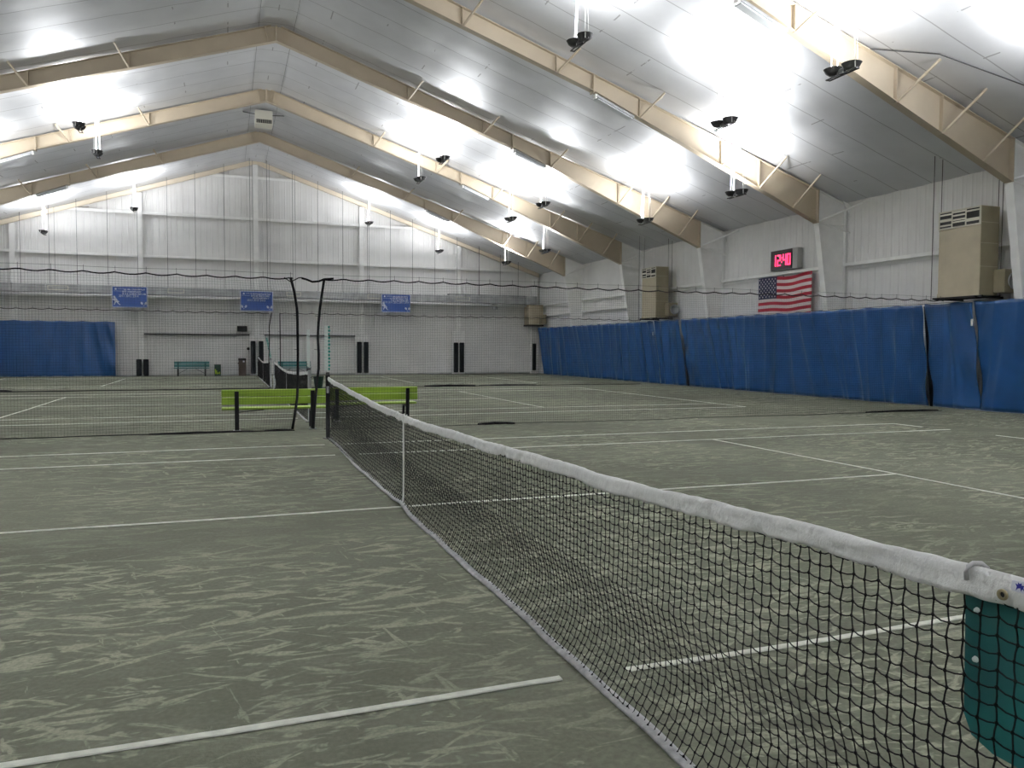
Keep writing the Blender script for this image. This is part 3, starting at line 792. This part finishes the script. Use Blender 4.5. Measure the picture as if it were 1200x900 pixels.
# ------------------------------------------------------------------ blue curtains
def curtain(y0,y1,label,seedv,style=0,xk=17.2,top=2.89,fixed=None):
    R=random.Random(seedv); L=abs(y1-y0); n=max(24,int(L/.045)); m=26
    t=thing('court_curtain',label,'curtain',(0,0,0),'blue backdrop curtains')
    b=MB(); vs=[]; fs=[]
    K=[(R.uniform(2.5,5.5),R.uniform(0,6),R.uniform(-.25,.25)) for _ in range(4)]
    for i in range(n+1):
        s=L*i/n; f=i/n
        for j in range(m+1):
            v=j/m; z=.03+(top-.03)*v+(-.03*abs(math.sin(PI*s/1.05)) if v==1 else 0)
            d=0
            if style==0:   # wide sheet with leaning folds near the seams
                e=math.exp(-min(f,1-f)*L/1.6)
                lean=(1-v)*1.3*(1 if f<.5 else -1)*e
                d+= .050*e*math.sin((s+lean)*9.0+seedv)*(.35+.65*(1-v)**.6)
                d+= .030*math.sin((s+.35*(1-v))*2.1+K[0][1])*(1-.3*v)+.018*math.sin((s-.4*(1-v))*4.6+K[1][1])*(1-.5*v)
                q=s+.55*(1-v)*math.sin(s*.9+K[3][1]); d+= .09*(1-abs(math.sin(q*2.3+K[2][1])))**1.4*(.35+.65*(1-v))
                d+= .05*(1-abs(math.sin(q*5.3+K[1][1])))**1.4*(.6+.4*v)
            else:          # gathered sheet
                d+= .045*math.sin((s+.25*(1-v)*math.sin(s*1.3))*6.2+K[0][1])*(.5+.5*(1-v))
                d+= .075*(1-abs(math.sin((s+.35*(1-v)*math.sin(s*.8))*4.9+K[1][1])))**1.3
                d+= .020*math.sin((s-.3*(1-v))*2.3+K[3][1])
            # horizontal swag sag between hanging points
            d+= .02*math.sin(PI*v)*math.sin(s*3.3+v*5+K[3][1])
            y=y0+(y1-y0)*f
            if fixed is None: vs.append((xk-.05-.41*v-d*1.15,y,z))
            else: vs.append((y,fixed-d,z))
    for i in range(n):
        for j in range(m): a=i*(m+1)+j; fs.append((a,a+1,a+m+2,a+m+1))
    b.add(vs,fs); o=b.build('curtain_sheet',M['blue'],t,True)
    md=o.modifiers.new('thickness','SOLIDIFY'); md.thickness=.006
    b=MB(); bp=[vs[i*(m+1)] for i in range(n+1)]
    h=[(p[0]-(.006 if fixed is None else 0),p[1]-(0 if fixed is None else .006),p[2]) for p in bp]
    for i in range(n):
        a,c=h[i],h[i+1]; b.add([(a[0],a[1],.012),(c[0],c[1],.012),(c[0],c[1],.055),(a[0],a[1],.055)],[(0,1,2,3)])
    b.build('dusty_hem',M['hem'],t)
    # grommets along the top
    return t
curtain(37.9,23.86,'blue curtain on the right wall running from the far corner to the far heater',11,1)
curtain(23.82,21.81,'narrow blue curtain beneath the far heater on the right wall',12,1)
curtain(21.66,9.27,'long blue curtain beneath the flag and red clock',13,0)
curtain(9.15,7.61,'narrow blue curtain beneath the nearest large heater',14,0)
curtain(7.585,-8.4,'blue curtain at the right edge, nearest to the foreground',15,0)
curtain(-17.2,-7.27,'blue curtain against the far end wall at the left edge',16,0,fixed=39.42,top=2.96)
b=MB(); b.tube([(16.82,-8.6,2.90),(16.82,9,2.90),(16.82,24,2.90),(16.82,38.0,2.90)],.008,5)
tag(b.build('curtain_cable',M['cable']),'thin steel cable carrying the blue curtains along the right wall','cable')
b=MB()
for y,z in ((7.75,2.38),(24.2,2.35)):
    pass
for k,(y,z,lab) in enumerate(((7.60,2.33,'white curtain tie clip on the seam under the nearest heater'),(23.85,2.3,'white curtain tie clip on the seam under the far heater'))):
    b=MB(); b.bbox(16.64,y-.03,z-.09,16.67,y+.03,z+.09,.006); b.bbox(16.63,y-.02,z-.03,16.645,y+.02,z+.05,.004); tag(b.build('curtain_clip',M['strap']),lab,'clip','curtain clips')
# dark padded posts where two curtains part, and a thin strip added to darken a gap
for k,(y,w,lab) in enumerate(((9.20,.16,'dark padded post in the curtain gap left of the nearest heater'),(21.74,.13,'dark padded post in the curtain gap under the far heater'),(7.60,.06,'thin dark strip added in the curtain gap under the nearest heater'))):
    b=MB(); b.prism([(17.27,0),(16.92,2.84),(16.95,2.84),(17.30,0)],lambda a,c:(a,y-w,c),lambda a,c:(a,y+w,c)); tag(b.build('dark_gap_strip',M['pad']),lab,'post','padded posts in the curtain gaps')

# ------------------------------------------------------------------ hanging heaters
def heater():
    t=thing('suspended_heater','x','heater')
    X0,X1,Y0,Y1,Z0,Z1=16.47,17.12,7.27,8.52,3.02,5.31
    b=MB(); b.bbox(X0,Y0,Z0,X1,Y1,Z1,.012); b.build('cabinet',M['acf'],t)
    b=MB(); b.box(X0+.01,Y0-.004,Z0+.02,X1-.01,Y0,Z1-.02); sp=b.build('side_panel',M['acd'],t)
    for q in [(X0-.002,Y0-.008,z,X1+.002,Y0-.002,z+.018) for z in (3.75,4.35,4.88)]+[(X0-.006,Y0,z,X0-.001,Y1,z+.014) for z in (4.33,4.80)]+[(X0-.012,Y0,Z0,X0-.001,Y1,Z0+.10)]:
        b=MB(); b.box(*q); b.build('panel_trim',M['acf'],t)
    # discharge grille
    G=bpy.data.objects.new('grille',None)
    gz0,gz1=4.83,5.27
    b=MB(); x=X0-.03
    b.box(x,Y0,gz0,X0,Y1,gz0+.035); b.box(x,Y0,gz1,X0,Y1,gz1+.035); b.box(x,Y0,gz0,X0,Y0+.03,gz1+.03); b.box(x,Y1-.03,gz0,X0,Y1,gz1+.03)
    yy=[Y0+.03,Y0+.43,Y0+.84,Y1-.03]
    for y in yy[1:3]: b.box(x,y-.012,gz0,X0,y+.012,gz1)
    gf=b.build('grille_frame',M['grille'],t)
    b=MB(); b.box(X0-.008,Y0+.03,gz0+.03,X0-.003,Y1-.03,gz1); b.build('grille_shade_plate',M['dark'],t)  # flat dark plate on the solid cabinet, painted as the shaded interior
    L=[(1,.10),(1,.16),(1,.27),(1,.36),(2,.05),(2,.17),(2,.20),(2,.33),(0,.08),(0,.12),(0,.33)]
    b=MB()
    for c,dz in L:
        z=gz0+.03+dz; b.add([(x+.004,yy[c]+.01,z),(x+.004,yy[c+1]-.01,z),(X0-.006,yy[c+1]-.01,z+.05),(X0-.006,yy[c]+.01,z+.05)],[(0,1,2,3)])
    b.build('louvres',M['grille'],gf)
    # angle-iron cradle and hanging rods
    b=MB()
    for y in (Y0+.02,Y1-.06): b.box(X0-.12,y,Z0-.07,X1+.25,y+.05,Z0-.02)
    for xx in (X0-.02,X1-.06): b.box(xx,Y0-.10,Z0-.045,xx+.05,Y1+.14,Z0)
    b.build('cradle',M['blk'],t)
    for (xx,y) in ((16.36,8.62),(16.60,8.58),(17.10,7.30),(17.33,7.36)):
        b=MB(); b.tube([(xx,y,Z0-.06),(xx,y,zc(xx)+.02)],.010,5); b.build('hanging_rod',M['cable'],t)
    # blower box and round duct collar on the wall side
    b=MB(); b.bbox(16.92,6.92,3.08,17.40,7.24,3.68,.012); bx=b.build('blower_box',M['acd'],t)
    b=MB(); b.lathe([(.0,0),(.20,0),(.22,-.02),(.22,-.05),(.19,-.05),(.19,-.02),(0,-.02)],20,(17.2,6.90,3.38),'y'); b.build('fan_guard',M['steel'],bx,True)
    return t
h1=heater(); h1['label']='large beige heater cabinet hung on the right wall at the right edge'; h1['group']='beige heaters along the right wall'
h2=copy_tree(h1); h2.location=(0,16.05,0); h2['label']='beige heater cabinet hung on the right wall left of the flag'
# corner air handler feeding the duct
t=thing('air_handler','tan air handler box in the far right corner under the duct','air handler',(0,0,0))
b=MB(); b.bbox(16.3,38.55,3.12,17.28,39.35,4.36,.012); b.build('cabinet',M['acf'],t)
b=MB(); b.box(16.27,38.52,3.02,17.3,39.4,3.12); b.build('cradle',M['blk'],t)
b=MB(); b.bbox(16.98,38.0,3.15,17.28,38.5,3.75,.01); b.build('blower_box',M['acd'],t)
# ridge heater
t=thing('ridge_vent_unit','square white vent unit with dark louvres hanging at the roof ridge','vent unit',(0,29.3,0))
b=MB(); b.bbox(-.36,-.3,11.42,.38,.45,12.02,.015); b.build('housing',M['grille'],t)
b=MB(); b.box(-.31,-.315,11.46,.33,-.302,11.62); sv=b.build('grille_shade_plate',M['dark'],t)  # dark plate painted as shade behind the louvres
b=MB()
for i in range(8): b.box(-.29+i*.078,-.325,11.46,-.275+i*.078,-.312,11.62)
b.build('louvres',M['grille'],sv)
b=MB(); b.bar((-.36,0,11.9),(-.85,.1,11.98),.03); b.bar((.38,0,11.9),(.9,.1,11.97),.03); b.build('hanger_bracket',M['dk'],t)

# ------------------------------------------------------------------ long duct on the far wall
t=thing('air_duct','long galvanised air duct running across the far end wall','duct',(0,0,0))
b=MB(); b.bbox(-17.2,38.85,4.42,16.2,39.40,4.84,.01); b.bbox(16.2,38.75,4.40,16.95,39.42,4.92,.01); b.box(11.2,38.9,4.84,16.2,39.35,4.95); b.build('duct_run',M['duct'],t)
b=MB()
x=-16.5
while x<16: b.box(x,38.83,4.40,x+.04,39.42,4.86); x+=1.52
b.build('joint_flange',M['steel'],t)
for x0,x1 in ((-10.3,-9.35),(-4.6,-3.78),(1.6,2.4),(6.2,6.95),(11.6,12.5)):
    b=MB(); z0,z1=4.53,4.76; w=.03
    b.box(x0,38.82,z0,x1,38.85,z0+w); b.box(x0,38.82,z1-w,x1,38.85,z1); b.box(x0,38.82,z0,x0+w,38.85,z1); b.box(x1-w,38.82,z0,x1,38.85,z1)
    rg=b.build('register_frame',M['grille'],t)
    b=MB()
    for k in range(4): b.box(x0+w,38.835,z0+.045+k*.04,x1-w,38.848,z0+.06+k*.04)
    b.build('register_vanes',M['duct'],rg)
b=MB(); b.tube([(-17,38.7,4.30),(10,38.7,4.30),(16.2,38.72,4.26)],.035,8); b.build('gas_pipe',M['white'],t,True)
b=MB(); b.lathe([(.18,0),(.18,.35),(.0,.35)],12,(14.2,39.0,4.05)); b.bar((12.5,39,4.25),(16,39,4.25),.08,.04); b.build('duct_elbow',M['steel'],t)
for x in (-11.5,-10.2,-8.93,-7.49,-6.05,-4.58,-3.17,-1.68,-.33,.58,1.97,3.38,4.78,6.22,7.58,8.92,10.3,11.7,13.1,14.5,15.7):
    b=MB(); dx=.05 if random.random()<.5 else .30
    b.tube([(x,38.9,4.85),(x,38.9,zc(x)-.0)],.012,4)
    if random.random()<.55: b.tube([(x+.17,39.35,4.85),(x+.17,39.35,zc(x)-.0)],.009,4)
    b.build('hanger_rod',M['cable'],t)

# ------------------------------------------------------------------ far wall things
def padp(x,z0,z1,label):
    b=MB(); b.bbox(x-.13,39.30,z0,x+.13,39.52,z1,.03)
    o=thing('post_pad',label,'pad',(0,0,0),'black pads on the far wall columns')
    b.build('pad_body',M['pad'],o)
    b=MB()
    for z in (z0+.25,(z0+z1)/2,z1-.25): b.box(x-.134,39.29,z,x+.134,39.35,z+.03)
    b.build('pad_strap',M['blk'],o)
pad=[(-6.13,0.02,.93,'short black pad left of the two beside the blue end curtain'),(-5.78,0.02,.93,'short black pad right of the two beside the blue end curtain'),
 (-.22,.1,1.96,'tall black wall pad directly right of the brown bin'),(.22,.1,1.96,'tall black wall pad second to the right of the brown bin'),
 (5.80,.1,1.96,'tall black wall pad, left of the middle pair on the far wall'),(6.20,.1,1.96,'tall black wall pad, right of the middle pair on the far wall'),
 (11.78,.1,1.96,'tall black wall pad, left of the rightmost pair on the far wall'),(12.16,.1,1.96,'tall black wall pad, right of the rightmost pair on the far wall')]
for a in pad: padp(*a)
b=MB(); b.bbox(16.95,39.30,.2,17.12,39.56,1.93,.02); tag(b.build('post_pad',M['pad']),'narrow black pad in the far corner beside the blue curtain','pad','black pads on the far wall columns')

def text_mesh(b,txt,x,z,h,y,width=None):
    cu=bpy.data.curves.new('t','FONT'); cu.body=txt; cu.size=h; cu.extrude=0
    ob=bpy.data.objects.new('t',cu); C.objects.link(ob); bpy.context.view_layer.update()
    me=ob.to_mesh(); xs_=[v.co.x for v in me.vertices]; k=1
    if width and xs_: k=width/(max(xs_)-min(xs_))
    vs=[(x+v.co.x*k,y,z+v.co.y) for v in me.vertices]; fs=[tuple(p.vertices) for p in me.polygons]
    b.add(vs,fs); ob.to_mesh_clear(); C.objects.unlink(ob); bpy.data.objects.remove(ob); bpy.data.curves.remove(cu)
def sign(x0,x1,z0,z1,label,years,ycnt,player,leftballs,hdr,seedv):
    R=random.Random(seedv); Y=38.62
    t=thing('banner_sign',label,'sign',(0,0,0),'blue banner signs on the duct')
    b=MB(); b.box(x0,Y,z0,x1,Y+.03,z1); b.build('board',M['signblue'],t)
    b=MB(); w=.045; yf=Y-.012
    b.box(x0,yf,z0,x1,Y,z0+w); b.box(x0,yf,z1-w*.7,x1,Y,z1); b.box(x0,yf,z0,x0+w,Y,z1); b.box(x1-w,yf,z0,x1,Y,z1); b.build('border',M['signpale'],t)
    W=x1-x0; H=z1-z0; yq=Y-.006
    # header lettering: too small to read in the photograph, only runs of letter-sized marks
    b=MB()
    for k,(a,e) in enumerate(hdr):
        zt=z1-H*(.10+.105*k); x=x0+W*a
        while x<x0+W*e:
            lw=R.uniform(.022,.036); hh=H*.075
            kind=R.randrange(3)
            b.box(x,yq,zt-hh,x+.015,Y,zt)
            if kind!=1: b.box(x,yq,zt-.022,x+lw,Y,zt)
            if kind!=2: b.box(x,yq,zt-hh,x+lw,Y,zt-hh+.022)
            if kind==0: b.box(x+lw-.01,yq,zt-hh,x+lw,Y,zt)
            x+=lw+.012+(.04 if R.random()<.14 else 0)
    b.build('header_lettering',M['signwhite'],t)
    b=MB(); text_mesh(b,years,x0+W*ycnt[0],z1-H*.50,H*.15,yq-.002,W*(ycnt[1]-ycnt[0])); b.build('years_lettering',M['signwhite'],t)
    b=MB(); b.lathe([(0,0),(.045,0),(.045,.006),(0,.006)],14,(x0+W*.11,yq-.004,z1-H*.13),'y')
    b.add([(x0+W*.08,yq,z1-H*.16),(x0+W*.14,yq,z1-H*.16),(x0+W*.125,yq,z1-H*.09),(x0+W*.095,yq,z1-H*.09)],[(0,1,2,3)]); b.build('logo',M['signwhite'],t)
    b=MB()
    x=x0+W*.06
    while x<x0+W*.30: b.box(x,yq,z1-H*.235,x+.022,Y,z1-H*.215); x+=.033
    x=x0+W*.17
    while x<x0+W*.32: b.box(x,yq,z1-H*.135,x+.018,Y,z1-H*.10); x+=.032
    b.build('logo_lettering',M['signpale'],t)
    def racquets(cx,cz,s):
        b=MB()
        for q in (-1,1):
            ox=cx+q*.10*s*1.0; P=[(ox+.062*s*math.cos(a)+.02*q*math.sin(a)*s,cz+.075*s*math.sin(a)) for a in [2*PI*i/14 for i in range(14)]]
            b.prism(P,lambda a,c:(a,yq-.003,c),lambda a,c:(a,Y,c))
            b.bar((ox-q*.03*s,yq,cz-.06*s),(cx-q*.02*s,yq,cz-.15*s),.022*s,.006)
        b.build('racquet_emblem',M['signwhite'],t)
    racquets(x1-W*.11,z0+H*.22,1.0)
    if leftballs: racquets(x0+W*.11,z0+H*.23,1.0)
    if player:
        b=MB(); px,pz=x0+W*.085,z0+H*.12; s=H/1.15
        def poly(P): b.prism([(px+a*s,pz+c*s) for a,c in P],lambda a,c:(a,yq-.004,c),lambda a,c:(a,Y,c))
        P=[(-.03+.05*math.cos(a),.44+.055*math.sin(a)) for a in [2*PI*i/10 for i in range(10)]]; poly(P)
        poly([(-.05,.38),(.03,.42),(.11,.30),(.14,.22),(.06,.14),(-.02,.20),(-.03,.30)])
        poly([(-.06,.36),(-.11,.30),(-.08,.24),(.0,.26),(.0,.30),(-.05,.29)])
        poly([(.10,.28),(.22,.18),(.20,.15),(.08,.20)])
        poly([(.0,.20),(.06,.18),(.03,.10),(-.02,.0),(-.05,.01),(-.03,.11)])
        poly([(.06,.19),(.13,.20),(.18,.10),(.27,.02),(.25,-.01),(.14,.06)])
        b.build('player_silhouette',M['signwhite'],t)
    for xx in (x0+.06,x1-.06):
        b=MB(); b.tube([(xx,Y+.015,z1-.02),(xx,38.92,4.88)],.006,4); b.build('hanging_wire',M['cable'],t)
    return t
sign(-7.30,-5.58,3.68,4.80,'leftmost blue banner sign with a white player figure above the end curtain','2011 2012 2014',(.19,.74),True,False,((.34,.93),(.30,.82),(.30,.96)),1)
sign(-.90,.86,3.62,4.74,'middle blue banner sign with white racquets in both lower corners','2013 2015 2016',(.20,.76),False,True,((.33,.90),(.33,.92),(.38,.87)),2)
sign(6.98,8.74,3.72,4.79,'rightmost blue banner sign on the duct, with a long line of white print','2010 2011 2012 2013 2014',(.05,.93),True,False,((.34,.90),(.30,.93),(.33,.92)),3)

# teal benches along the far wall
def teal_bench(cx,label):
    t=thing('park_bench',label,'bench',(cx,39.0,0),'teal benches along the far wall')
    W=1.82
    for (nm,z0,z1,y0,y1) in (('back_plank',.66,.80,.30,.34),('back_plank',.50,.64,.28,.32),('seat_plank',.42,.46,-.12,.06),('seat_plank',.42,.46,.08,.24)):
        b=MB(); b.bbox(-W/2,y0,z0,W/2,y1,z1,.008); b.build(nm,M['tealb'],t)
    for lx in (-.70,.70):
        b=MB(); b.bar((lx,-.08,0),(lx,-.05,.41),.07,.05); b.bar((lx,-.06,.40),(lx,.27,.40),.05,.03); b.build('leg',M['blk'],t)
        b=MB(); b.bar((lx,.27,0),(lx,.30,.62),.07,.045); b.build('leg',M['blk'],t)
        b=MB(); b.bar((lx-(.02 if lx>0 else -.02),.05,.14),(lx*.30,.05,.405),.025,.02); b.build('cross_brace',M['blk'],t)
        b=MB(); b.box(lx-.04,.272,.50,lx+.04,.281,.79); b.build('back_bracket',M['teal'],t)
teal_bench(-3.46,'left teal bench against the far wall near the brown bin')
teal_bench(2.05,'right teal bench against the far wall behind the second net')
# ball crate
t=thing('ball_crate','green crate holding yellow tennis balls beside the teal bench','crate',(-2.12,39.2,0))
b=MB(); x0,x1,y0,y1,z1=-.17,.17,-.14,.14,.64
for q in ((x0,y0,0,x1,y1,.02),(x0,y1-.015,0,x1,y1,z1),(x0,y0,0,x0+.015,y1,z1),(x1-.015,y0,0,x1,y1,z1),(x0,y0,0,x1,y0+.015,.10),(x0,y0,.40,x1,y0+.015,z1),(x0-.01,y0-.01,z1-.03,x1+.01,y0+.02,z1)): b.box(*q)
b.build('crate_body',M['green'],t)
k=0
for (a,z) in ((-.10,.14),(-.03,.13),(-.11,.21),(-.05,.20),(-.12,.28),(-.06,.27),(-.12,.35),(.03,.15),(.10,.14),(.09,.20)):
    b=MB(); b.lathe([(.034*math.sin(PI*i/8),-.034*math.cos(PI*i/8)) for i in range(9)],10,(-2.12+a,39.2-.09+.01*(k%2),z)); k+=1
    tag(b.build('tennis_ball',M['ball'],smooth=True),'yellow tennis ball inside the green crate by the far wall','ball','tennis balls in the green crate')
# brown waste bin
t=thing('waste_bin','dark brown waste bin with a small white notice by the far wall','bin',(-.81,39.25,0))
b=MB(); b.bbox(-.20,-.2,0,.20,.2,.86,.015); b.build('bin_body',M['brown'],t)
b=MB(); b.bbox(-.22,-.22,.86,.21,.22,.98,.03); b.build('lid',M['blk'],t)
b=MB(); b.box(.02,-.214,.76,.12,-.202,.85); b.build('notice',M['signwhite'],t)
b=MB(); b.bbox(-.24,-.08,.66,-.2,.04,.74,.01); b.build('handle',M['blk'],t)
# wall speaker, knob
t=thing('wall_speaker','small black speaker box on the far wall above the bin','speaker',(-.79,39.62,2.65))
b=MB(); b.bbox(-.27,-.14,-.16,.27,.10,.16,.015); b.build('speaker_case',M['blk'],t)
b=MB(); b.box(-.23,-.15,-.12,.23,-.142,.12); b.build('speaker_grille',M['blk'],t)
t=thing('wall_telephone','small round black device on the far wall left of the tall pads','phone',(-.47,39.75,1.52))
b=MB(); b.lathe([(0,-.10),(.07,-.09),(.085,-.05),(.08,.12),(0,.12)],14,(0,0,0),'y'); b.build('device_body',M['blk'],t,True)
b=MB(); b.tube([(.03,-.02,-.06),(.04,-.02,-.25),(.02,.0,-.3)],.008,5); b.build('device_cord',M['blk'],t)

# ------------------------------------------------------------------ clock and flag on the right wall
t=thing('digital_clock','red digital wall clock reading 12:40 above the flag','clock',(0,0,0))
xc=17.28; b=MB(); b.bbox(xc,15.05,4.48,xc+.22,16.52,5.22,.015); b.build('clock_case',M['clockbody'],t)
b=MB(); b.bbox(xc-.02,15.32,4.50,xc,16.47,5.20,.004); fc=b.build('clock_face',M['clockface'],t)
seg={'1':'bc','2':'abged','4':'fgbc','0':'abcdef'}
def digit(ch,y,z,w,h):
    th=.045; b=MB()
    S={'a':((0,h),(w,h)),'b':((w,h),(w,h/2)),'c':((w,h/2),(w,0)),'d':((0,0),(w,0)),'e':((0,h/2),(0,0)),'f':((0,h),(0,h/2)),'g':((0,h/2),(w,h/2))}
    for s in seg[ch]:
        (a0,c0),(a1,c1)=S[s]; 
        y0_,y1_=y-a0,y-a1; z0_,z1_=z+c0,z+c1
        b.box(xc-.03,min(y0_,y1_)-th/2,min(z0_,z1_)-th/2,xc-.019,max(y0_,y1_)+th/2,max(z0_,z1_)+th/2)
    b.build('digit',M['led'],fc)
for ch,y in (('1',16.34),('2',16.08),('4',15.78),('0',15.56)): digit(ch,y,4.66,.14,.36)
for z in (4.76,4.92):
    b=MB(); b.box(xc-.03,15.845,z-.02,xc-.019,15.875,z+.03); b.build('colon_dot',M['led'],fc)
# flag, hoist to the left, lower edge tucked behind the curtain
t=thing('national_flag','American flag with wavy stripes hanging on the right wall','flag',(0,0,0))
FY0,FW,FZ,FH=17.22,2.85,4.29,1.50
def fpt(u,v,off=0):   # u along fly 0..1, v down 0..1
    sagz=.045*math.sin(u*PI*2.3+.6)*min(1,u*2)-.012
    return (17.33-.018*math.sin(u*17+v*2)-.012*math.sin(u*7)-off, FY0-FW*u+.01*math.sin(v*9), FZ-FH*v+sagz*(1-.3*v))
b=MB(); nu=60; vs=[];fs=[];ms=[]
for i in range(nu+1):
    for j in range(27): vs.append(fpt(i/nu,j/26))
for i in range(nu):
    for j in range(26):
        fs.append((i*27+j,i*27+j+1,(i+1)*27+j+1,(i+1)*27+j))
        st=j//2; canton=(i/nu<.36 and st<7)
        ms.append(2 if canton else (0 if st%2==0 else 1))
b.add(vs,fs); b.m=ms
b.mi=1
for r in range(9):
    nst=6 if r%2==0 else 5
    for q in range(nst):
        cu=(q*2+1+(r%2))/12*.36; cv=(r+1)/10*(7/13)
        P=[]
        for k in range(10):
            a=PI/2+k*PI/5; rad=.040 if k%2==0 else .017
            P.append(fpt(cu+rad*math.cos(a)/FW,cv-rad*math.sin(a)/FH,.006))
        ctr=fpt(cu,cv,.008); b.add([ctr]+P,[(0,k+1,(k+1)%10+1) for k in range(10)])
fo=b.build('flag_cloth',[M['red'],M['fwhite'],M['navy']],t)
md=fo.modifiers.new('thickness','SOLIDIFY'); md.thickness=.003
b=MB(); 
for y in (17.18,15.8,14.42): b.lathe([(0,0),(.02,0),(.02,-.02),(0,-.02)],8,(17.31,y,4.26),'x')
b.build('flag_pin',M['dk'],t)

# ------------------------------------------------------------------ world, camera, output
w=bpy.data.worlds.new('World'); bpy.context.scene.world=w; w.use_nodes=True
w.node_tree.nodes['Background'].inputs['Color'].default_value=(.05,.05,.05,1)
f,yaw,pitch,roll,cx,cy,H=914.9878,.3510,.0452,.0045,-1.6701,-7.4946,1.5918
fw=Vector((math.sin(yaw)*math.cos(pitch),math.cos(yaw)*math.cos(pitch),-math.sin(pitch)))
rt=Vector((math.cos(yaw),-math.sin(yaw),0)); upv=rt.cross(fw)
r2=rt*math.cos(roll)+upv*math.sin(roll); u2=-rt*math.sin(roll)+upv*math.cos(roll)
cam=bpy.data.cameras.new('Camera'); co=bpy.data.objects.new('Camera',cam); C.objects.link(co)
cam.sensor_width=36; cam.lens=36*f/1200; cam.clip_end=200; cam.clip_start=.05
co.matrix_world=Matrix(((r2.x,u2.x,-fw.x,cx),(r2.y,u2.y,-fw.y,cy),(r2.z,u2.z,-fw.z,H),(0,0,0,1)))
sc=bpy.context.scene; sc.camera=co
sc.view_settings.view_transform='Standard'; sc.view_settings.look='None'; sc.view_settings.exposure=.36; sc.view_settings.gamma=1
sc.view_settings.use_curve_mapping=False
sc.cycles.max_bounces=10; sc.cycles.diffuse_bounces=7; sc.cycles.glossy_bounces=4
sc.cycles.use_denoising=True
